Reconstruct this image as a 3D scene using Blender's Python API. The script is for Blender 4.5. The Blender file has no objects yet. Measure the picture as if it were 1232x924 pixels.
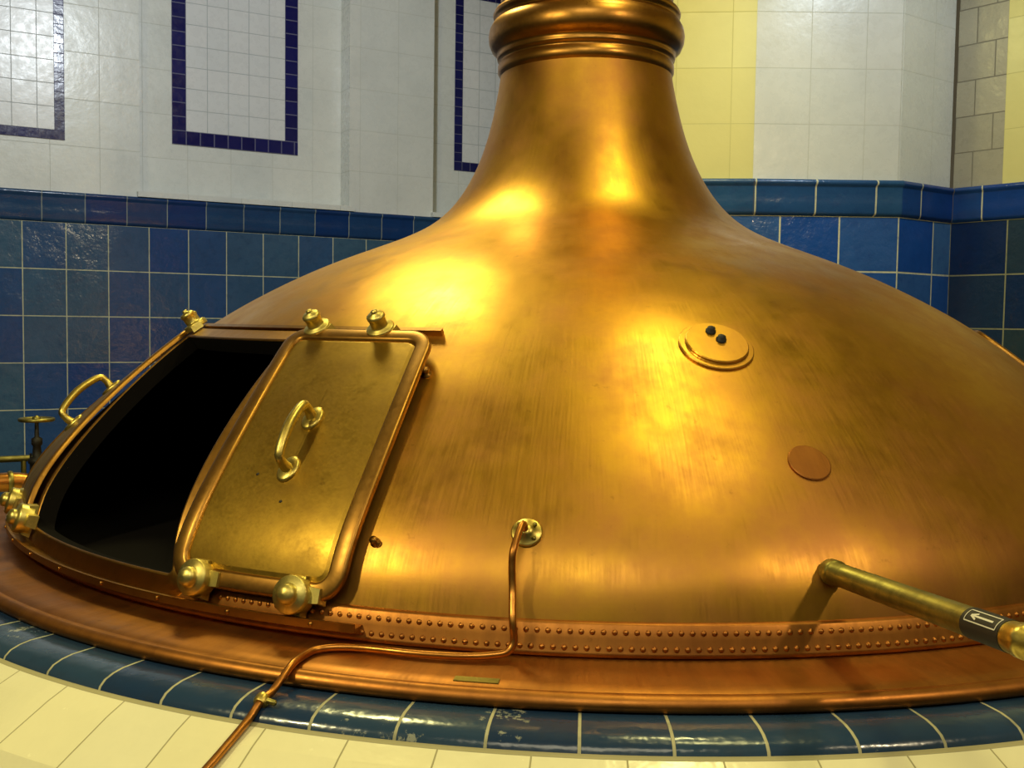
import bpy, math, random
from mathutils import Vector, Matrix, noise
random.seed(3)
sc=bpy.context.scene
try:
    sc.view_settings.view_transform='Standard'; sc.view_settings.look='None'
except Exception: pass

# ---------------------------------------------------------------- camera
def make_cam():
    cd=bpy.data.cameras.new('camera'); co=bpy.data.objects.new('camera',cd); sc.collection.objects.link(co)
    y=math.radians(4.07);p=math.radians(3.3);r=math.radians(.8)
    f=Vector((-math.sin(y)*math.cos(p),math.cos(y)*math.cos(p),-math.sin(p)))
    rt=Vector((math.cos(y),math.sin(y),0)); up=rt.cross(f)
    rt2=rt*math.cos(r)+up*math.sin(r); up2=up*math.cos(r)-rt*math.sin(r)
    m=Matrix((rt2,up2,-f)).transposed().to_4x4(); m.translation=Vector((0,-5,0.806))
    co.matrix_world=m; cd.sensor_width=36; cd.lens=36.53; cd.clip_start=.02; sc.camera=co
make_cam()

# ---------------------------------------------------------------- materials
def L(r,g,b):
    def c(x):
        x/=255
        return x/12.92 if x<=.04045 else ((x+.055)/1.055)**2.4
    return (c(r),c(g),c(b),1)
class NT:
    def __init__(s,name):
        s.m=bpy.data.materials.new(name); s.m.use_nodes=True; s.t=s.m.node_tree; s.b=s.t.nodes['Principled BSDF']
    def n(s,typ,**kw):
        nd=s.t.nodes.new(typ)
        for k,v in kw.items(): setattr(nd,k,v)
        return nd
    def l(s,a,b): s.t.links.new(a,b)
    def noise(s,vec,scale,detail=4,rough=.55):
        n=s.n('ShaderNodeTexNoise'); n.inputs['Scale'].default_value=scale; n.inputs['Detail'].default_value=detail; n.inputs['Roughness'].default_value=rough
        if vec is not None: s.l(vec,n.inputs['Vector'])
        return n.outputs['Fac']
    def ramp(s,fac,stops):
        r=s.n('ShaderNodeValToRGB'); e=r.color_ramp.elements
        while len(e)<len(stops): e.new(.5)
        for i,(p,c) in enumerate(stops): e[i].position=p; e[i].color=c if len(c)==4 else (*c,1)
        s.l(fac,r.inputs['Fac']); return r.outputs['Color']
    def mix(s,fac,a,b,mode='MIX'):
        m=s.n('ShaderNodeMix',data_type='RGBA',blend_type=mode)
        for inp,v in ((m.inputs[0],fac),(m.inputs[6],a),(m.inputs[7],b)):
            if isinstance(v,(int,float)): inp.default_value=v
            elif isinstance(v,tuple): inp.default_value=v
            else: s.l(v,inp)
        return m.outputs[2]
    def mapr(s,v,a,b,c,d):
        m=s.n('ShaderNodeMapRange'); s.l(v,m.inputs[0])
        for i,x in enumerate((a,b,c,d)): m.inputs[i+1].default_value=x
        return m.outputs[0]
    def math(s,op,a,b):
        m=s.n('ShaderNodeMath',operation=op)
        for inp,v in ((m.inputs[0],a),(m.inputs[1],b)):
            if isinstance(v,(int,float)): inp.default_value=v
            else: s.l(v,inp)
        return m.outputs[0]
    def bump(s,h,st,dist=.01,normal=None):
        b=s.n('ShaderNodeBump'); b.inputs['Strength'].default_value=st; b.inputs['Distance'].default_value=dist
        s.l(h,b.inputs['Height'])
        if normal is not None: s.l(normal,b.inputs['Normal'])
        return b.outputs['Normal']
    def mapping(s,vec,scale):
        m=s.n('ShaderNodeMapping'); m.inputs['Scale'].default_value=scale; s.l(vec,m.inputs['Vector']); return m.outputs['Vector']

def metal(name,c1,c2,c3,rough=(.22,.42),bump=.25,uv=False,spots=True,scale=1.0,stk=.3,patina_tint=None):
    k=NT(name); tc=k.n('ShaderNodeTexCoord'); ob=tc.outputs['Object']
    big=k.noise(ob,1.6*scale,5,.6); mid=k.noise(ob,6*scale,6,.65); fine=k.noise(ob,60*scale,3)
    if uv:
        st=k.noise(k.mapping(tc.outputs['UV'],(14,1.2,1)),1.5,5,.6)
        br=k.noise(k.mapping(tc.outputs['UV'],(150,6,1)),1.0,2,.5)
        br2=k.noise(k.mapping(tc.outputs['UV'],(8,160,1)),1.0,2,.5)
    else: st=mid; br=fine; br2=fine
    col=k.mix(k.ramp(big,[(.35,(0,0,0)),(.65,(1,1,1))]),c1,c2)
    col=k.mix(k.mapr(st,.45,.75,0,stk),col,c3)
    col=k.mix(k.mapr(mid,.48,.72,0,.45),col,c3)
    rbase=None
    if patina_tint is not None:
        # redder, duller oxide in cloudy patches; tint also grows towards foot, neck, +X side
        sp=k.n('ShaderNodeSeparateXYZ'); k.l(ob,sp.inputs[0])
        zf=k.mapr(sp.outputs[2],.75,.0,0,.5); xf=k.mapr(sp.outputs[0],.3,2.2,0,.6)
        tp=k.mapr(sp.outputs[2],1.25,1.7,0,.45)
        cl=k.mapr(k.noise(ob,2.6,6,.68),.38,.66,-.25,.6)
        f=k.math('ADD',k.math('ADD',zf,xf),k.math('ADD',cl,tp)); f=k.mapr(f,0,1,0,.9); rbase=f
        col=k.mix(f,col,patina_tint)
    if spots:
        col=k.mix(k.ramp(k.noise(ob,22*scale,3,.7),[(.66,(0,0,0)),(.76,(.4,.4,.4))]),col,tuple(x*.6 for x in c3[:3])+(1,))
    k.l(col,k.b.inputs['Base Color']); k.b.inputs['Metallic'].default_value=1
    rg=k.math('ADD',k.mapr(mid,.3,.7,rough[0],rough[1]),k.mapr(br,.3,.7,-.03,.03))
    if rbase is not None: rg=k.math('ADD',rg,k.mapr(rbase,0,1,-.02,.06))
    k.l(rg,k.b.inputs['Roughness'])
    soft=k.noise(ob,3.2*scale,1,.4)
    nm=k.bump(soft,bump,.03); nm=k.bump(mid,bump*.3,.006,nm)
    nm=k.bump(br,.05,.001,nm); nm=k.bump(br2,.05,.001,nm)
    k.l(nm,k.b.inputs['Normal'])
    return k.m
COP=metal('copper_dome',L(208,160,54),L(196,146,52),L(166,116,52),(.35,.47),.24,True,stk=.15,patina_tint=L(176,120,66))
COPR=metal('copper_red',L(182,122,58),L(162,104,50),L(120,76,42),(.38,.54),.2,True,stk=.5)
FRAME=metal('copper_frame',L(178,132,62),L(158,112,52),L(114,80,40),(.33,.45),.15)
DOORM=metal('copper_door',L(186,150,60),L(166,130,50),L(122,92,40),(.37,.50),.12,scale=1.6)
COLLAR=metal('copper_collar',L(188,138,66),L(166,116,54),L(122,86,44),(.28,.40),.08)
BRASS=metal('brass',L(214,194,112),L(196,172,88),L(150,124,60),(.30,.44),.08,spots=False,scale=3)
BRASSD=metal('brass_tarnished',L(160,150,84),L(136,126,68),L(88,80,44),(.40,.52),.12,scale=3)
BRASSY=metal('brass_knob',L(218,202,122),L(200,178,98),L(146,124,60),(.36,.50),.1,spots=False,scale=4)
PIPEM=metal('copper_pipe',L(198,138,66),L(178,116,54),L(132,88,44),(.30,.42),.1,scale=3)
def plain(name,c,rough=.5,metal_=0,bump=0):
    k=NT(name); k.b.inputs['Roughness'].default_value=rough; k.b.inputs['Metallic'].default_value=metal_
    tc=k.n('ShaderNodeTexCoord'); n=k.noise(tc.outputs['Object'],8,5)
    k.l(k.mix(n,tuple(x*.8 for x in c[:3])+(1,),c),k.b.inputs['Base Color'])
    if bump: k.l(k.bump(n,bump,.01),k.b.inputs['Normal'])
    return k.m
DARK=plain('shade_interior',(.004,.003,.003,1),.95)  # near-black colour stands in for the shade inside the vessel
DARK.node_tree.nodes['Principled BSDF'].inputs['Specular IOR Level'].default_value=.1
BLACK=plain('black_iron',(.012,.010,.009,1),.6)
WHITEP=plain('white_paint',L(225,220,205),.5)
FLOORM=plain('floor_quarry',L(60,48,40),.5,0,.3)
CEILM=plain('ceiling_plaster',L(198,180,138),.8)

def tile(name,ca,cb,mortar,w,h,msize=.012,rough=.12,wav=.25,off=0.0,var=.5,cc=None,jb=.6,lime=None):
    k=NT(name); tc=k.n('ShaderNodeTexCoord'); uv=tc.outputs['UV']; ob=tc.outputs['Object']
    b=k.n('ShaderNodeTexBrick',offset=off,offset_frequency=2,squash=1.0)
    k.l(uv,b.inputs['Vector'])
    for nme,v in (('Scale',1.0),('Mortar Size',msize),('Mortar Smooth',.15),('Bias',0.0),('Brick Width',w),('Row Height',h)): b.inputs[nme].default_value=v
    b.inputs['Color1'].default_value=ca; b.inputs['Color2'].default_value=cb; b.inputs['Mortar'].default_value=mortar
    cl=k.noise(ob,2.5,6,.6)
    mot=k.noise(ob,14,5,.65)
    col=b.outputs['Color']
    dark=k.mix(1.0,col,(.66,.68,.70,1),'MULTIPLY')
    col=k.mix(k.mapr(cl,.4,.7,0,var),col,dark)
    if cc is not None: col=k.mix(k.mapr(mot,.5,.72,0,.4),col,cc)
    if lime is not None: col=k.mix(k.ramp(k.math('MULTIPLY',k.noise(ob,34,4,.7),k.mapr(k.noise(ob,3,2,.5),.5,.7,.5,1.2)),[(.66,(0,0,0)),(.74,(.6,.6,.6))]),col,lime)
    k.l(col,k.b.inputs['Base Color'])
    k.l(k.math('ADD',k.mapr(b.outputs['Fac'],0,1,rough,.7),k.mapr(mot,.4,.7,0,.10)),k.b.inputs['Roughness'])
    inv=k.mapr(b.outputs['Fac'],0,1,1,0)
    nm=k.bump(k.noise(ob,5.5,4,.6),wav,.04); nm=k.bump(inv,jb,.006,nm)
    k.l(nm,k.b.inputs['Normal'])
    return k.m
T_BLUE_L=tile('tile_slate_blue',L(28,68,132),L(64,96,120),L(200,200,165),.36,.4215,.005,.14,.25,cc=L(30,58,96))
T_CAP_L=tile('tile_cap_slate_blue',L(22,54,110),L(40,74,112),L(140,148,142),.36,5,.005,.14,.15,cc=L(22,46,86))
T_BLUE_R=tile('tile_royal_blue',L(30,82,168),L(78,124,172),L(225,225,190),.454,.4215,.007,.14,.25,cc=L(25,66,142))
T_CAP_R=tile('tile_cap_royal_blue',L(26,66,146),L(54,98,136),L(215,215,185),.454,5,.007,.14,.15,cc=L(22,58,118))
T_BLUE_X=tile('tile_teal_dark',L(20,46,92),L(48,70,78),L(150,150,115),.454,.4215,.006,.14,.25,cc=L(20,40,66))
T_WHITE=tile('tile_white',L(220,224,220),L(224,226,220),L(200,203,195),.42,.42,.003,.25,.10,var=.25,jb=.3)
T_WHITES=tile('tile_white_small',L(223,226,227),L(228,229,229),L(176,182,184),.205,.205,.0035,.25,.08,var=.15,jb=.3)
T_YELL=tile('tile_cream_yellow_lit',L(228,220,142),L(232,226,154),L(212,205,132),.42,.42,.0035,.28,.08,var=.15,jb=.3)  # yellow light on the back wall face is put into the glaze colour
T_GREY=tile('tile_grey',L(172,168,148),L(184,180,158),L(132,128,112),.30,.28,.005,.25,.15,off=.5,var=.3)
T_NAVY=tile('tile_navy',L(16,18,82),L(24,28,98),L(95,95,125),.14,.14,.006,.16,.1,var=.2)
T_RING=tile('tile_ring_blue',L(30,52,84),L(46,70,96),L(180,176,140),1,3,.020,.14,.12,var=.5,cc=L(30,44,64),lime=L(180,182,160))
T_CREAM=tile('tile_cream',L(234,230,194),L(236,230,186),L(165,158,118),1,.36,.010,.18,.12,var=.25)

# ---------------------------------------------------------------- mesh builder
class MB:
    def __init__(s): s.v=[];s.f=[];s.uv=[];s.mi=[];s.mats=[];s.sm=[]
    def mat(s,m):
        if m not in s.mats: s.mats.append(m)
        return s.mats.index(m)
    def add(s,vs,fs,m,uvs=None,smooth=True,M=None):
        o=len(s.v); k=s.mat(m)
        s.v+= [tuple(M@Vector(v)) if M else tuple(v) for v in vs]
        for f in fs:
            s.f.append([o+i for i in f]); s.mi.append(k); s.sm.append(smooth)
            s.uv.append([uvs[i] for i in f] if uvs else [(vs[i][0],vs[i][2]) for i in f])
    def grid(s,rows,m,closed=False,uvf=None,smooth=True,skip=None,M=None,flip=False):
        n=len(rows[0]); vs=[p for r in rows for p in r]; fs=[]
        uvs=[uvf(i,j) for i in range(len(rows)) for j in range(n)] if uvf else None
        for i in range(len(rows)-1):
            for j in range(n if closed else n-1):
                if skip and skip(i,j): continue
                q=(i*n+j,i*n+(j+1)%n,(i+1)*n+(j+1)%n,(i+1)*n+j)
                fs.append(q[::-1] if flip else q)
        s.add(vs,fs,m,uvs,smooth,M)
    def lathe(s,pts,m,n=24,M=None,smooth=True):
        rows=[[(r*math.cos(2*math.pi*j/n),r*math.sin(2*math.pi*j/n),z) for j in range(n)] for r,z in pts]
        s.grid(rows,m,True,M=M,smooth=smooth)
        for (r,z),row,fl in ((pts[0],rows[0],True),(pts[-1],rows[-1],False)):
            if r>1e-4: s.add(row,[list(range(n))[::-1] if fl else list(range(n))],m,None,False,M)
    def tube(s,path,rad,m,n=14,sub=6,cap=True):
        P=[Vector(p) for p in path]; R=rad if isinstance(rad,list) else [rad]*len(P)
        Q=[];RR=[]
        for i in range(len(P)-1):
            a=P[max(i-1,0)];b=P[i];c=P[i+1];d=P[min(i+2,len(P)-1)]
            for k in range(sub):
                t=k/sub
                Q.append(.5*((2*b)+(c-a)*t+(2*a-5*b+4*c-d)*t*t+(-a+3*b-3*c+d)*t**3)); RR.append(R[i]+(R[i+1]-R[i])*t)
        Q.append(P[-1]);RR.append(R[-1])
        up=Vector((.13,.27,.95)); rows=[]
        prev=None
        for i,q in enumerate(Q):
            t=(Q[min(i+1,len(Q)-1)]-Q[max(i-1,0)]).normalized()
            if prev is None:
                x=t.cross(up).normalized()
                if x.length<.1: x=t.cross(Vector((1,0,0))).normalized()
            else: x=(prev-t*prev.dot(t)).normalized()
            prev=x; y=t.cross(x)
            rows.append([tuple(q+(x*math.cos(2*math.pi*j/n)+y*math.sin(2*math.pi*j/n))*RR[i]) for j in range(n)])
        s.grid(rows,m,True)
        if cap: s.add(rows[0],[list(range(n))],m,None,False); s.add(rows[-1],[list(range(n))],m,None,False)
    def obj(s,name,parent=None,fixn=True):
        me=bpy.data.meshes.new(name); me.from_pydata(s.v,[],s.f)
        for m in s.mats: me.materials.append(m)
        ul=me.uv_layers.new(name='UVMap'); k=0
        for p,u,mi,sm in zip(me.polygons,s.uv,s.mi,s.sm):
            p.material_index=mi; p.use_smooth=sm
            for j in range(len(u)): ul.data[k+j].uv=u[j]
            k+=len(u)
        me.update()
        if fixn:
            import bmesh
            bm=bmesh.new(); bm.from_mesh(me); bmesh.ops.recalc_face_normals(bm,faces=bm.faces); bm.to_mesh(me); bm.free()
        o=bpy.data.objects.new(name,me); sc.collection.objects.link(o)
        if parent: o.parent=parent
        return o
def empty(name):
    e=bpy.data.objects.new(name,None); sc.collection.objects.link(e); return e
def frame_at(p,n,upv=Vector((0,0,1))):
    n=n.normalized(); y=(upv-n*upv.dot(n)).normalized(); x=y.cross(n)
    m=Matrix((x,y,n)).transposed().to_4x4(); m.translation=p; return m

# ---------------------------------------------------------------- kettle profile
P=[(2.46,-.02),(2.43,.08),(2.38,.2),(2.22,.376),(1.97,.6),(1.70,.806),(1.43,.96),(1.17,1.08),(.90,1.18),(.72,1.27),(.595,1.40),(.505,1.566),(.445,1.75),(.402,1.966),(.40,2.02)]
def cr(P,n=16):
    out=[];Q=[P[0]]+P+[P[-1]]
    for i in range(1,len(Q)-2):
        for k in range(n):
            t=k/n; o=[]
            for c in range(2):
                a,b,d,e=Q[i-1][c],Q[i][c],Q[i+1][c],Q[i+2][c]
                o.append(.5*((2*b)+(-a+d)*t+(2*a-5*b+4*d-e)*t*t+(-a+3*b-3*d+e)*t**3))
            out.append(tuple(o))
    out.append(P[-1]); return out
prof=cr(P)
# relax the profile so that the sheet metal curves evenly
for _ in range(60):
    prof=[prof[0]]+[tuple((prof[i-1][c]+2*prof[i][c]+prof[i+1][c])/4 for c in range(2)) for i in range(1,len(prof)-1)]+[prof[-1]]
SL=[0]
for a,b in zip(prof,prof[1:]): SL.append(SL[-1]+math.hypot(b[0]-a[0],b[1]-a[1]))
def s_of_z(z):
    for i in range(len(prof)-1):
        if prof[i][1]<=z<=prof[i+1][1]:
            return SL[i]+(SL[i+1]-SL[i])*(z-prof[i][1])/(prof[i+1][1]-prof[i][1])
def pr(s):
    s=min(max(s,0),SL[-1]-1e-6); lo,hi=0,len(SL)-1
    while hi-lo>1:
        mid=(lo+hi)//2
        if SL[mid]<=s: lo=mid
        else: hi=mid
    t=(s-SL[lo])/(SL[hi]-SL[lo]); r=prof[lo][0]+(prof[hi][0]-prof[lo][0])*t; z=prof[lo][1]+(prof[hi][1]-prof[lo][1])*t
    def tan(i):
        a=prof[max(i-1,0)];b=prof[min(i+1,len(prof)-1)]; return Vector((b[0]-a[0],b[1]-a[1])).normalized()
    tt=(tan(lo)*(1-t)+tan(hi)*t).normalized()
    return r,z,tt[1],-tt[0]   # normal radial, up
def lean(z):
    t=min(max((z-.85)/1.2,0),1); return -.028*t
def S(th,s,off=0):
    r,z,nr,nz=pr(s); a=math.radians(th); r2=r+nr*off
    return Vector((r2*math.sin(a)+lean(z),-r2*math.cos(a),z+nz*off))
def N(th,s):
    r,z,nr,nz=pr(s); a=math.radians(th); return Vector((nr*math.sin(a),-nr*math.cos(a),nz)).normalized()
def C(th,r,z): a=math.radians(th); return Vector((r*math.sin(a),-r*math.cos(a),z))

class Hatch:
    def __init__(s,c0,c1,z0,z1,hw,q=0): s.c0,s.c1=c0,c1; s.s0,s.s1=s_of_z(z0),s_of_z(z1); s.hw=hw; s.h=s.s1-s.s0; s.q=q
    def thc(s,b): t=b/s.h; return s.c0+(s.c1-s.c0)*t+s.q*4*t*(1-t)
    def pt(s,a,b,off):
        ss=s.s0+b; return S(s.thc(b)+math.degrees(a/pr(ss)[0]),ss,off)
    def nrm(s,a,b):
        ss=s.s0+b; return N(s.thc(b)+math.degrees(a/pr(ss)[0]),ss)
    def loop(s,inset,off,rad):
        w=max(s.hw-inset,.0005); h=max(s.h/2-inset,.0005); r=min(max(rad-inset,.004),w,h); pts=[]
        cs=[(w-r,h-r,0),(-(w-r),h-r,90),(-(w-r),-(h-r),180),(w-r,-(h-r),270)]
        for q in range(4):
            cx,cy,a0=cs[q]
            for k in range(9):
                a=math.radians(a0+90*k/8); pts.append((cx+r*math.cos(a),cy+r*math.sin(a)))
            nx,ny,_=cs[(q+1)%4]; a=math.radians(a0+90); ex,ey=nx+r*math.cos(a),ny+r*math.sin(a); sx,sy=pts[-1]
            for k in range(1,24): pts.append((sx+(ex-sx)*k/24,sy+(ey-sy)*k/24))
        return [tuple(s.pt(a,b+s.h/2,off)) for a,b in pts]
opening=Hatch(-39.4,-48.4,.072,.722,.48)
doorR=Hatch(-21.3,-24.4,.062,.745,.288,.8)
doorL=Hatch(-59.2,-74.5,.062,.745,.288)
doorB=Hatch(72,79,.20,.80,.30)

kettle=empty('copper_brewing_kettle')
# dome
NC=480
def inside(th,s,g):
    b=s-opening.s0
    if b<-g or b>opening.h+g: return False
    a=math.radians(th-opening.thc(b))*pr(s)[0]; return abs(a)<opening.hw+g
def dome(name,mat,off,g,z_lo=None):
    mb=MB(); ths=[-180+360*j/NC for j in range(NC+1)]
    ss=[SL[-1]*i/230 for i in range(231)]
    rows=[[tuple(S(t,s,off)) for t in ths] for s in ss]
    mb.grid(rows,mat,uvf=lambda i,j:(math.radians(ths[j])*2.4,ss[i]),skip=lambda i,j: inside((ths[j]+ths[j+1])/2,(ss[i]+ss[i+1])/2,g))
    return mb.obj(name,kettle,fixn=False)
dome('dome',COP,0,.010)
dome('dome_shade_lining',DARK,-.03,.010)  # added shell, coloured dark so the hatch opening looks unlit
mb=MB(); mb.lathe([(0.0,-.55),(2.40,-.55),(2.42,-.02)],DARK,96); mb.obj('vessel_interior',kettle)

# base flange + band
mb=MB(); ths=[-180+360*j/NC for j in range(NC+1)]
def ringrows(mb,pts,mat,n=NC,uvs=2.4):
    t=[-180+360*j/n for j in range(n+1)]
    L_=[0]
    for a,b in zip(pts,pts[1:]): L_.append(L_[-1]+math.hypot(b[0]-a[0],b[1]-a[1]))
    mb.grid([[tuple(C(x,r,z)) for x in t] for r,z in pts],mat,uvf=lambda i,j:(math.radians(t[j])*uvs,L_[i]),flip=True)
fl=[(2.44,-.012),(2.475,-.014),(2.50,-.020),(2.55,-.022),(2.62,-.025),(2.658,-.026),(2.664,-.030),(2.669,-.031),(2.674,-.027),(2.688,-.029),(2.698,-.036),(2.704,-.046),(2.704,-.053),(2.70,-.062),(2.688,-.067),(2.6,-.0675)]
ringrows(mb,fl[::-1],COPR); mb.obj('base_flange',kettle,fixn=False)
mb=MB()
bp=[(2.444,-.014),(2.478,-.010),(2.474,.0),(2.462,.03),(2.452,.062),(2.447,.067),(2.434,.068)]
ringrows(mb,bp[::-1],COPR); mb.obj('riveted_band',kettle,fixn=False)
mb=MB()
for row,(z,r) in enumerate(((.047,2.4565),(.010,2.4705))):
    for i in range(560):
        th=-180+360*(i+.5*row)/560
        if -66<th<-24: continue
        M=frame_at(C(th,r,z),Vector((math.sin(math.radians(th)),-math.cos(math.radians(th)),.2)))
        mb.grid([[(q[0]*math.cos(a*math.pi/4),q[0]*math.sin(a*math.pi/4),q[1]) for a in range(8)] for q in ((.0078,-.002),(.0070,.002),(.004,.0045),(.0003,.0054))],COPR,True,M=M)
mb.obj('rivets',kettle)
# collar & chimney
mb=MB()
lx=lean(3)
col=[(.398,1.96),(.408,1.975),(.414,1.985),(.414,2.015),(.406,2.025),(.404,2.035),(.416,2.042),(.420,2.055),(.412,2.068),(.425,2.078),(.445,2.092),(.457,2.12),(.460,2.15),(.455,2.18),(.442,2.205),(.428,2.216),(.424,2.228),(.436,2.236),(.440,2.25),(.434,2.263),(.412,2.272),(.398,2.278),(.394,2.30),(.402,2.306),(.404,2.318),(.396,2.326),(.390,2.335),(.390,2.37),(.398,2.376),(.398,2.39),(.388,2.398),(.386,2.42),(.386,4.79)]
mb.lathe([(r,z) for r,z in col],COLLAR,128,M=Matrix.Translation((lx,0,0)))
mb.obj('neck_collar',kettle)

# hatch frame
mb=MB()
lo=[(-.062,.0),(-.062,.014),(-.058,.018),(-.010,.020),(-.004,.025),(.002,.025),(.005,.020)]
mb.grid([opening.loop(i,o,.03) for i,o in lo],FRAME,True)
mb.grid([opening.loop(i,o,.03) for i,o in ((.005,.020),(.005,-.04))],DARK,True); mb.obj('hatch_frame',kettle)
# sliding doors
def door(h,name,base=.030,handle=True):
    root=empty(name); root.parent=kettle
    mb=MB()
    lo=[(.0,base),(.0,base+.012),(.003,base+.017),(.010,base+.019),(.042,base+.019),(.048,base+.016),(.051,base+.009)]
    mb.grid([h.loop(i,o,.085) for i,o in lo],FRAME,True); mb.obj('door_frame',root)
    mb=MB(); ins=[.049,.054,.062,.064,.075,.10,.13,.16,.19,.22,.25,.28,.2875]
    mb.grid([h.loop(i,base+(.009 if i<.055 else .012),.085) for i in ins],DOORM,True)
    mb.grid([h.loop(i,base,.085) for i in (.0,.1,.2,.2875)],DOORM,True); mb.obj('door_panel',root)
    if not handle: return root
    mb=MB(); b0,b1=h.h*.37,h.h*.57; a=0.0
    pts=[(b0,.012),(b0-.004,.05),(b0+.010,.080),((b0+b1)/2,.094),(b1-.010,.080),(b1+.004,.05),(b1,.012)]
    mb.tube([h.pt(a,b,base+o) for b,o in pts],[.019,.014,.014,.016,.014,.014,.019],BRASS,12)
    for b in (b0,b1):
        mb.lathe([(.038,0),(.038,.006),(.032,.010),(.020,.012),(.001,.014)],BRASS,20,M=frame_at(h.pt(a,b,base+.012),h.nrm(a,b))@Matrix.Diagonal((.85,1.2,1,1)))
    mb.obj('handle',root)
    return root
door(doorR,'sliding_door'); door(doorL,'sliding_door.001'); door(doorB,'sliding_door.002',-.006,False)
# rails
def strip(mb,th0,th1,s0,s1,o0,o1,mat,n=60):
    rows=[]
    for i in range(n+1):
        t=th0+(th1-th0)*i/n
        rows.append([tuple(S(t,s0,o0)),tuple(S(t,s0,o1)),tuple(S(t,s1,o1)),tuple(S(t,s1,o0))])
    mb.grid(rows,mat,True,smooth=False); mb.add(rows[0],[(0,1,2,3)],mat,None,False); mb.add(rows[-1],[(0,1,2,3)],mat,None,False)
mb=MB(); sT=s_of_z(.764)
strip(mb,-84,-15.2,sT,sT+.016,-.005,.022,FRAME)
mb.obj('top_rail',kettle)
mb=MB()
def hrail(th0,th1,r0,r1,z0,z1,mat,n=70):
    rows=[]
    for i in range(n+1):
        t=th0+(th1-th0)*i/n
        rows.append([tuple(C(t,r0,z0)),tuple(C(t,r1,z0)),tuple(C(t,r1,z1)),tuple(C(t,r0,z1))])
    mb.grid(rows,mat,True,smooth=False); mb.add(rows[0],[(0,1,2,3)],mat,None,False); mb.add(rows[-1],[(0,1,2,3)],mat,None,False)
hrail(-84,-13.2,2.43,2.515,.020,.028,FRAME); hrail(-84,-13.2,2.507,2.515,.028,.042,FRAME); hrail(-84,-13.2,2.43,2.475,.006,.020,FRAME)
for t in range(-76,-13,6): mb.lathe([(.006,0),(.006,.004),(.001,.005)],FRAME,8,M=frame_at(C(t,2.515,.031),C(t,1,0)))
mb.obj('bottom_rail',kettle)
# rollers
def roller(mb,th,z,off,k=1.0,kind=0):
    s=s_of_z(z); M=frame_at(S(th,s,off),N(th,s))@Matrix.Scale(k,4)
    if kind==0: pf=[(.058,-.02),(.058,.004),(.054,.008),(.036,.010),(.034,.014),(.034,.048),(.038,.052),(.038,.062),(.030,.070),(.014,.074),(.012,.078),(.014,.084),(.001,.088)]
    else: pf=[(.054,-.02),(.054,.024),(.051,.030),(.032,.032),(.029,.036),(.029,.044),(.026,.052),(.014,.059),(.001,.061)]
    mb.lathe(pf,BRASSY,28,M=M)
    w,h=(.03,.06) if kind else (.07,.03)
    mb.add([(-w,-h,-.03),(w,-h,-.03),(w,h,-.03),(-w,h,-.03),(-w*.9,-h*.9,.0),(w*.9,-h*.9,.0),(w*.9,h*.9,.0),(-w*.9,h*.9,.0)],[(0,3,2,1),(4,5,6,7),(0,1,5,4),(1,2,6,5),(2,3,7,6),(3,0,4,7)],BRASSY,None,False,M)
    if kind:
        mb.add([(.02,-.02,-.03),(.085,-.02,-.03),(.085,.03,-.03),(.02,.03,-.03),(.02,-.02,.01),(.08,-.015,.005),(.08,.025,.005),(.02,.03,.01)],[(0,3,2,1),(4,5,6,7),(0,1,5,4),(1,2,6,5),(2,3,7,6),(3,0,4,7)],BRASSY,None,False,M)
mb=MB()
for t in (-30.0,-21.6): roller(mb,t,.748,.048,.80)
for t in (-64,-77): roller(mb,t,.748,.048,.80)
for t,z in ((-25.2,.080),(-17.6,.074),(-52.0,.085),(-61,.085)): roller(mb,t,z,.052,.95,1)
mb.obj('door_rollers',kettle)
# inspection plates
mb=MB(); s=s_of_z(.745); M=frame_at(S(13,s),N(13,s))
mb.lathe([(.118,-.01),(.118,.004),(.115,.007),(.101,.0075),(.099,.010),(.099,.016),(.096,.019),(.001,.0195)],COP,48,M=M,smooth=False)
for x,y in ((-.008,.052),(.014,.008)):
    mb.lathe([(.017,.019),(.017,.024),(.013,.025),(.013,.034),(.001,.038)],BLACK,10,M=M@Matrix.Translation((x,y,0)))
mb.obj('inspection_cover',kettle)
mb=MB(); s=s_of_z(.43); M=frame_at(S(16.8,s),N(16.8,s))
mb.lathe([(.062,-.01),(.062,.004),(.059,.006),(.001,.0062)],COPR,40,M=M,smooth=False); mb.obj('round_patch',kettle)
# bolts
mb=MB()
for t,z,k in ((-13.5,.22,.65),(-14.8,.648,.8)):
    s=s_of_z(z); M=frame_at(S(t,s),N(t,s))@Matrix.Scale(k,4)
    mb.lathe([(.022,-.005),(.022,.005),(.012,.008),(.012,.018),(.017,.021),(.017,.031),(.001,.036)],FRAME,14,M=M)
for a,b in ((-.10,.33),(.02,.25)):
    mb.lathe([(.005,.0),(.005,.002),(.001,.003)],BLACK,8,M=frame_at(doorR.pt(a,b,.041),doorR.nrm(a,b)))
mb.obj('bolts',kettle)
mb=MB(); rows=[[tuple(C(-6.4+2.3*i/8,r,z)) for r,z in ((2.628,-.026),(2.628,-.022),(2.655,-.0235),(2.655,-.028))] for i in range(9)]
mb.grid(rows,BRASSD,True,smooth=False); mb.obj('name_plate',kettle)

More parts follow.
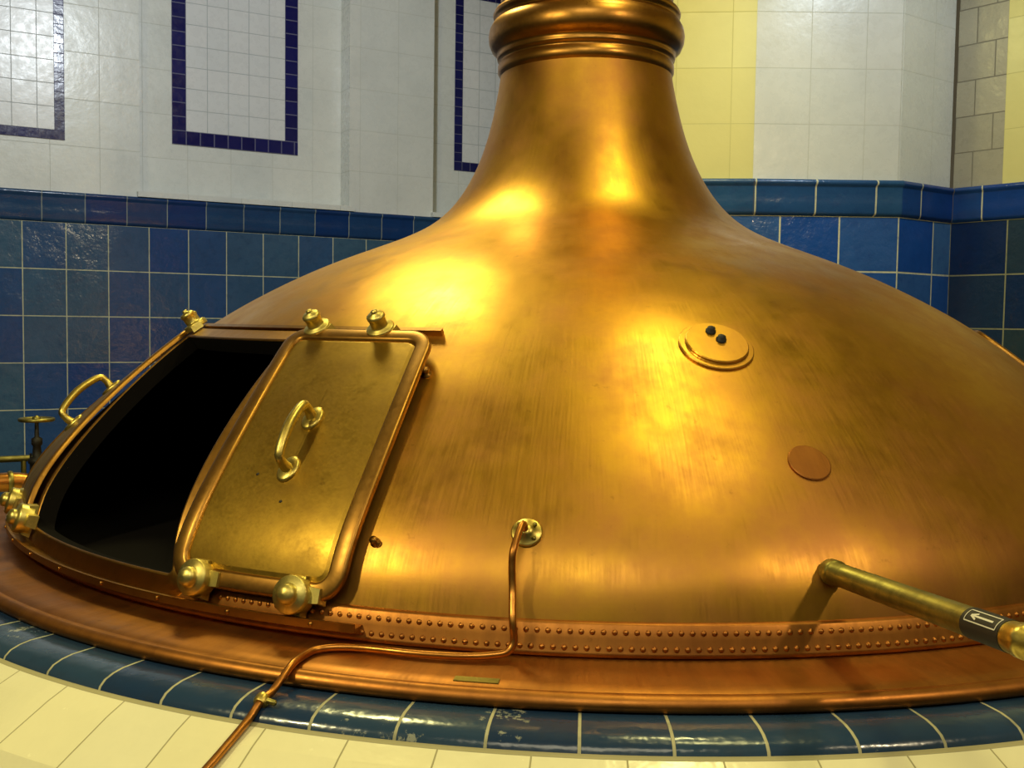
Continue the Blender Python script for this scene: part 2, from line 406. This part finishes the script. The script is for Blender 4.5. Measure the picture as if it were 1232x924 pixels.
# ---------------------------------------------------------------- plinth
mb=MB(); n=88*4; t=[-180+360*j/n for j in range(n+1)]
ring=[(2.60,-.068),(2.72,-.068),(2.76,-.069),(2.79,-.074),(2.815,-.083),(2.83,-.096),(2.835,-.108)]
mb.grid([[tuple(C(x,r,z)) for x in t] for r,z in ring[::-1]],T_RING,uvf=lambda i,j:(j/4,1.5+i*.01),flip=True)
cr_=[(2.833,-.104),(2.90,-.13),(3.04,-.198),(3.07,-.23),(3.07,-1.0)]
ll=[0]
for a,b in zip(cr_,cr_[1:]): ll.append(ll[-1]+math.hypot(b[0]-a[0],b[1]-a[1]))
mb.grid([[tuple(C(x,r,z)) for x in t] for r,z in cr_[::-1]],T_CREAM,uvf=lambda i,j:(j/4+.5,.355+ll[::-1][i]),flip=True,smooth=False)
mb.obj('tiled_plinth',None,fixn=False)

# ---------------------------------------------------------------- small pipe
mb=MB(); s=s_of_z(.262); M=frame_at(S(-3.6,s),N(-3.6,s))
mb.lathe([(.042,.0015),(.042,.006),(.038,.010),(.020,.010),(.018,.022),(.001,.022)],BRASS,28,M=M)
for k in range(4): mb.lathe([(.006,.009),(.006,.014),(.001,.016)],BRASSD,8,M=M@Matrix.Translation((.029*math.cos(k*1.57+.8),.029*math.sin(k*1.57+.8),0)))
q=0.0095
path=[S(-3.7,s,.018),S(-3.8,s,.045),C(-4.1,2.425,.243),C(-4.15,2.438,.20),C(-4.05,2.452,.14),C(-3.9,2.492,.08),C(-3.8,2.495,.03),C(-4.1,2.505,.004),C(-4.9,2.515,-.004),C(-6.5,2.528,-.008),C(-9.2,2.535,-.009),C(-12.2,2.530,-.010),C(-13.8,2.545,-.010),C(-14.8,2.575,-.012),C(-15.0,2.62,-.014),C(-14.9,2.68,-.015),C(-14.9,2.725,-.033),C(-15.0,2.765,-.056),C(-15.1,2.81,-.068),C(-15.2,2.85,-.095),C(-15.4,2.95,-.140),C(-15.7,3.04,-.186),C(-15.8,3.08,-.22),C(-15.8,3.085,-.35),C(-15.8,3.085,-1.0)]
mb.tube(path,q,PIPEM,12)
mb.lathe([(.016,-.012),(.018,-.006),(.018,.006),(.016,.012)],BRASS,12,M=frame_at(C(-15.1,2.80,-.066),C(-15.1,1,-.5)))
mb.lathe([(.007,0),(.007,.03),(.001,.034)],BRASSD,8,M=frame_at(C(-14.9,2.80,-.064),C(60,1,0)))
mb.obj('copper_drain_pipe')

# ---------------------------------------------------------------- large brass pipe
mb=MB(); a=Vector((.637,-2.298,.18)); d=Vector((.131,-.812,.080)); ln=d.length; d.normalize()
M=frame_at(a-d*.0,d)
mb.lathe([(.0290,.006),(.034,.006),(.0345,.04),(.032,.045),(.0295,.048),(.0295,.70)],BRASSD,28,M=M)
mb.lathe([(.0305,.70),(.0305,.83)],BLACK,28,M=M)
mb.lathe([(.0296,.83),(.0296,.855),(.032,.857),(.032,.885),(.0296,.888),(.0296,1.27),(.036,1.272),(.036,1.32),(.028,1.33),(.001,1.33)],BRASS,28,M=M)
def sl(u,v): return tuple(M@Vector((.0312*math.cos(math.radians(v)),.0312*math.sin(math.radians(v)),u)))
def bar(u0,v0,u1,v1,w=.0012):
    du,dv=u1-u0,math.radians(v1-v0)*.031; l=math.hypot(du,dv); nx,ny=-dv/l*w,du/l*w; n=6
    rows=[[sl(u0+du*i/n+sg*nx,v0+(v1-v0)*i/n+sg*math.degrees(ny/.031)) for sg in (-1,1)] for i in range(n+1)]
    mb.grid(rows,WHITEP,smooth=False)
cv=135
bar(.715,cv-24,.82,cv-24);bar(.715,cv+24,.82,cv+24);bar(.715,cv-24,.715,cv+24);bar(.82,cv-24,.82,cv+24);bar(.73,cv,.805,cv,.002);bar(.73,cv,.75,cv+12,.002);bar(.73,cv,.75,cv-12,.002)
e=M@Vector((0,0,1.24)); mb.tube([(e.x,e.y,e.z),(e.x,e.y,e.z-.3),(e.x,e.y,-1.0)],.02,BRASSD,14)
mb.obj('brass_pipe',fixn=True)

# ---------------------------------------------------------------- valve & pipes at left
mb=MB(); bx,by=-2.92,.33
V=Matrix.Translation((bx,by,0))
mb.lathe([(.05,-.15),(.055,-.09),(.045,-.05),(.030,-.03),(.030,.02),(.045,.03),(.045,.05),(.025,.06),(.02,.12),(.028,.13),(.028,.16),(.012,.17),(.010,.25)],BLACK,20,M=V)
mb.lathe([(.012,.25),(.022,.25),(.022,.275),(.001,.285)],BRASSD,12,M=V)
mb.tube([(bx+.082*math.cos(k*math.pi/10),by+.082*math.sin(k*math.pi/10),.262) for k in range(21)],.010,BRASSD,10,3)
for k in range(4):
    c,s_=math.cos(k*math.pi/2+.4),math.sin(k*math.pi/2+.4); mb.tube([(bx+.01*c,by+.01*s_,.264),(bx+.08*c,by+.08*s_,.262)],.007,BRASSD,8,2)
for k in (-1,1): mb.tube([(bx+.035*k,by,-.02),(bx+.035*k,by,.08)],.006,BLACK,8,2)
mb.obj('gate_valve')
mb=MB()
mb.tube([(-2.82,.22,-.13),(-2.84,.20,-.08),(-2.92,.14,-.045),(-3.05,.05,-.045),(-3.2,-.05,-.055),(-3.4,-.18,-.12),(-3.5,-.24,-.3),(-3.52,-.26,-.6),(-3.52,-.26,-1.0)],.050,PIPEM,18)
for t_ in ((-2.95,.12,-.045),(-3.18,-.035,-.052)):
    mb.lathe([(.058,-.012),(.062,0),(.058,.012)],BRASSD,20,M=frame_at(Vector(t_),Vector((-.8,-.6,0))))
mb.obj('copper_pipe')
mb=MB(); mb.tube([(-3.0,1.3,-.05),(-3.4,1.05,-.05),(-4.6,.25,-.05),(-5.6,-.4,-.05)],.02,BRASSD,12)
for x,y in ((-3.4,1.05),(-4.6,.25)): mb.tube([(x,y,-.05),(x,y,-1.0)],.016,BRASSD,10,2)
mb.obj('brass_hand_rail')

# ---------------------------------------------------------------- room
A1=Vector((-5.16,3.83)); dl=Vector((.835,.55)); nl=Vector((.55,-.835))
ZC=1.936; ZT=1.664; ZF=-1.0; ZR=4.8
def seg(mb,a,b,z0,z1,mat,u0=0,v0=0,off=0,nrm=None):
    a=Vector(a);b=Vector(b); d=(b-a); l=d.length; d.normalize(); n=nrm or Vector((d.y,-d.x)); a=a+n*off;b=b+n*off
    mb.add([(a.x,a.y,z0),(b.x,b.y,z0),(b.x,b.y,z1),(a.x,a.y,z1)],[(0,1,2,3)],mat,[(u0,z0-v0),(u0+l,z0-v0),(u0+l,z1-v0),(u0,z1-v0)],False)
def cap(mb,a,b,mat,u0=0,ea=0,eb=0):
    a=Vector(a);b=Vector(b); d=(b-a); l=d.length; d.normalize(); n=Vector((d.y,-d.x))
    pf=[(-.06,ZC),(.030,ZC),(.046,ZC-.008),(.052,ZC-.022),(.048,ZC-.036),(.034,ZC-.048),(.030,ZC-.06),(.030,ZC-.16),(.028,ZT+.03),(.022,ZT+.012),(.0,ZT-.002)]
    rows=[[(a.x+n.x*o-d.x*ea*max(o,0)/.07,a.y+n.y*o-d.y*ea*max(o,0)/.07,z) for o,z in pf],[(b.x+n.x*o+d.x*eb*max(o,0)/.07,b.y+n.y*o+d.y*eb*max(o,0)/.07,z) for o,z in pf]]
    mb.grid(rows,mat,uvf=lambda i,j:(u0+i*l,2.5+j*.01))
def face(mb,a,b,lo,hi,capm,u0=0,uw=0,ea=0,eb=0,up=None):
    seg(mb,a,b,ZF,ZT,lo,u0,ZT-20*.4215); cap(mb,a,b,capm,u0+.2,ea,eb)
    if hi: seg(mb,a,b,ZC-.01,ZR,hi,uw,ZC,-.02)
def lp(t,o=0): p=A1+dl*t+nl*o; return (p.x,p.y)
mb=MB(); T1=6.44
A0=(-8.5,1.63); t0=-4.0
face(mb,A0,lp(T1),T_BLUE_L,None,T_CAP_L,t0-.184+3.6*3,0)
rec=.28
def lw(t0,t1,o): seg(mb,lp(t0),lp(t1),ZC-.01,ZR,T_WHITE,t0,ZC,o)
lw(-4,1.19,-.02); lw(3.245,4.19,-.02)
for (a,b) in ((1.19,3.245),(4.19,T1)):
    seg(mb,lp(a),lp(b),ZC-.01,ZR,T_WHITE,a,ZC,-rec)
    for q in (a,b):
        p0=lp(q,-.02);p1=lp(q,-rec); seg(mb,p1,p0,ZC-.01,ZR,T_WHITE,0,ZC)
    p=[lp(a,-rec),lp(b,-rec),lp(b,.0),lp(a,.0)]
    mb.add([(x,y,ZC+.03) for x,y in p],[(0,1,2,3)],T_WHITE,None,False)
def sill(a,b):
    mb2=MB(); q=[lp(a-.03,-rec),lp(b+.03,-rec),lp(b+.03,.06),lp(a-.03,.06)]
    z0,z1=ZC+.0,ZC+.05
    mb2.add([(x,y,z0) for x,y in q]+[(x,y,z1) for x,y in q],[(3,2,1,0),(4,5,6,7),(0,1,5,4),(1,2,6,5),(2,3,7,6),(3,0,4,7)],T_WHITE,None,False); return mb2
def panel(mb,t0,t1,z0,z1,o,bw):
    seg(mb,lp(t0+bw),lp(t1-bw),z0+bw,z1-bw,T_WHITES,0,z0+bw,o+.004)
    for (a,b,c,d) in ((t0,t1,z0,z0+bw),(t0,t1,z1-bw,z1),(t0,t0+bw,z0+bw,z1-bw),(t1-bw,t1,z0+bw,z1-bw)):
        l=b-a; h=d-c
        k=Vector(lp(a,o+.008)); k2=Vector(lp(b,o+.008))
        mb.add([(k.x,k.y,c),(k2.x,k2.y,c),(k2.x,k2.y,d),(k.x,k.y,d)],[(0,1,2,3)],T_NAVY,[(0,0),(l/bw*.14,0),(l/bw*.14,h/bw*.14),(0,h/bw*.14)],False)
panel(mb,1.53,2.78,2.50,4.5,-rec,.135)
panel(mb,4.56,6.2,2.50,4.5,-rec,.10)
panel(mb,-1.2,.545,2.40,4.5,-.02,.085)
mb.obj('wall_left',fixn=False)
sill(1.19,3.245).obj('trim_1'); sill(4.19,T1-.05).obj('trim_2')
B=[(.2265,7.38),(.2265,3.137),(1.245,3.109),(2.363,3.189),(2.896,3.628),(3.168,3.346),(3.994,2.5),(6.5,-1)]
mb=MB()
face(mb,B[0],B[1],T_BLUE_R,T_WHITE,T_CAP_R,0,0,0,.07)
u12=(Vector(B[2])-Vector(B[1])).length; u23=(Vector(B[3])-Vector(B[2])).length
ub=.454*9-u12-u23
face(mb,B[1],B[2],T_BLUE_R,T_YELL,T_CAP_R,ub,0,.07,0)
face(mb,B[2],B[3],T_BLUE_R,T_WHITE,T_CAP_R,ub+u12,0,0,.03)
face(mb,B[3],B[4],T_BLUE_R,T_WHITE,T_CAP_R,0,0,.03,-.07)
mb.obj('wall_back',fixn=False)
mb=MB()
face(mb,B[4],B[5],T_BLUE_X,T_GREY,T_CAP_R,0,0,-.07,0)
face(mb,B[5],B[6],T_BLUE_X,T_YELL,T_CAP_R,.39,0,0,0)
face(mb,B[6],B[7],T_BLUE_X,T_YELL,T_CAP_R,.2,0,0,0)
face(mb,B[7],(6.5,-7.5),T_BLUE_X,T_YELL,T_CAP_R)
mb.obj('wall_right',fixn=False)
mb=MB(); face(mb,(6.5,-7.5),(-8.5,-7.5),T_BLUE_L,T_WHITE,T_CAP_L); mb.obj('wall_front',fixn=False)
mb=MB(); face(mb,(-8.5,-7.5),A0,T_BLUE_L,T_WHITE,T_CAP_L); mb.obj('wall_side',fixn=False)
mb=MB(); mb.add([(-9,-8,ZF),(7,-8,ZF),(7,8,ZF),(-9,8,ZF)],[(0,1,2,3)],FLOORM,None,False); mb.obj('floor',fixn=False)
mb=MB(); mb.add([(-9,-8,ZR),(7,-8,ZR),(7,8,ZR),(-9,8,ZR)],[(3,2,1,0)],CEILM,None,False); mb.obj('ceiling',fixn=False)

# ---------------------------------------------------------------- lights
def area(name,loc,tgt,size,power,col):
    l=bpy.data.lights.new(name,'AREA'); l.shape='DISK'; l.size=size; l.energy=power; l.color=col
    o=bpy.data.objects.new(name,l); sc.collection.objects.link(o); o.location=loc
    o.rotation_euler=(Vector(tgt)-Vector(loc)).to_track_quat('-Z','Y').to_euler()
def spot(name,loc,tgt,power,col,ang=60,blend=.6,rad=.2):
    l=bpy.data.lights.new(name,'SPOT'); l.energy=power; l.color=col; l.spot_size=math.radians(ang); l.spot_blend=blend; l.shadow_soft_size=rad
    o=bpy.data.objects.new(name,l); sc.collection.objects.link(o); o.location=loc
    o.rotation_euler=(Vector(tgt)-Vector(loc)).to_track_quat('-Z','Y').to_euler()
Y=(1,.90,.34); W=(.86,.94,1)
area('ceiling_lamp',(-1.8,1.1,4.5),(-.5,-.8,.8),.9,92,Y)
area('ceiling_lamp.001',(.85,-.75,4.6),(.4,-.9,.8),.4,30,Y)
area('ceiling_lamp.002',(1.25,-2.1,4.5),(.6,-1.5,.5),.8,30,Y)
area('ceiling_lamp.003',(-2.8,-4.3,2.9),(-.3,-2.2,.3),.25,78,(1,.88,.44))
area('ceiling_lamp.004',(3.2,-4.2,3.4),(.8,-2.2,.2),.25,46,(1,.82,.5))
area('front_fill',(0,-5.8,4.7),(0,-4,0),3.0,130,(1,.90,.60))  # added soft fill, stands in for bounce from the front of the room
spot('wall_spot',(-1.6,-.2,4.5),(-4.2,4.8,2.2),500,W,100)
spot('wall_spot.001',(2.6,.6,4.4),(2.4,3.2,1.7),165,(.78,.89,1),80)
spot('wall_spot.002',(1.2,1.2,4.4),(.8,3.1,2.6),70,(1,.94,.6),60)
w=bpy.data.worlds.new('world');sc.world=w;w.use_nodes=True;w.node_tree.nodes['Background'].inputs[0].default_value=(.3,.25,.15,1);w.node_tree.nodes['Background'].inputs[1].default_value=.2
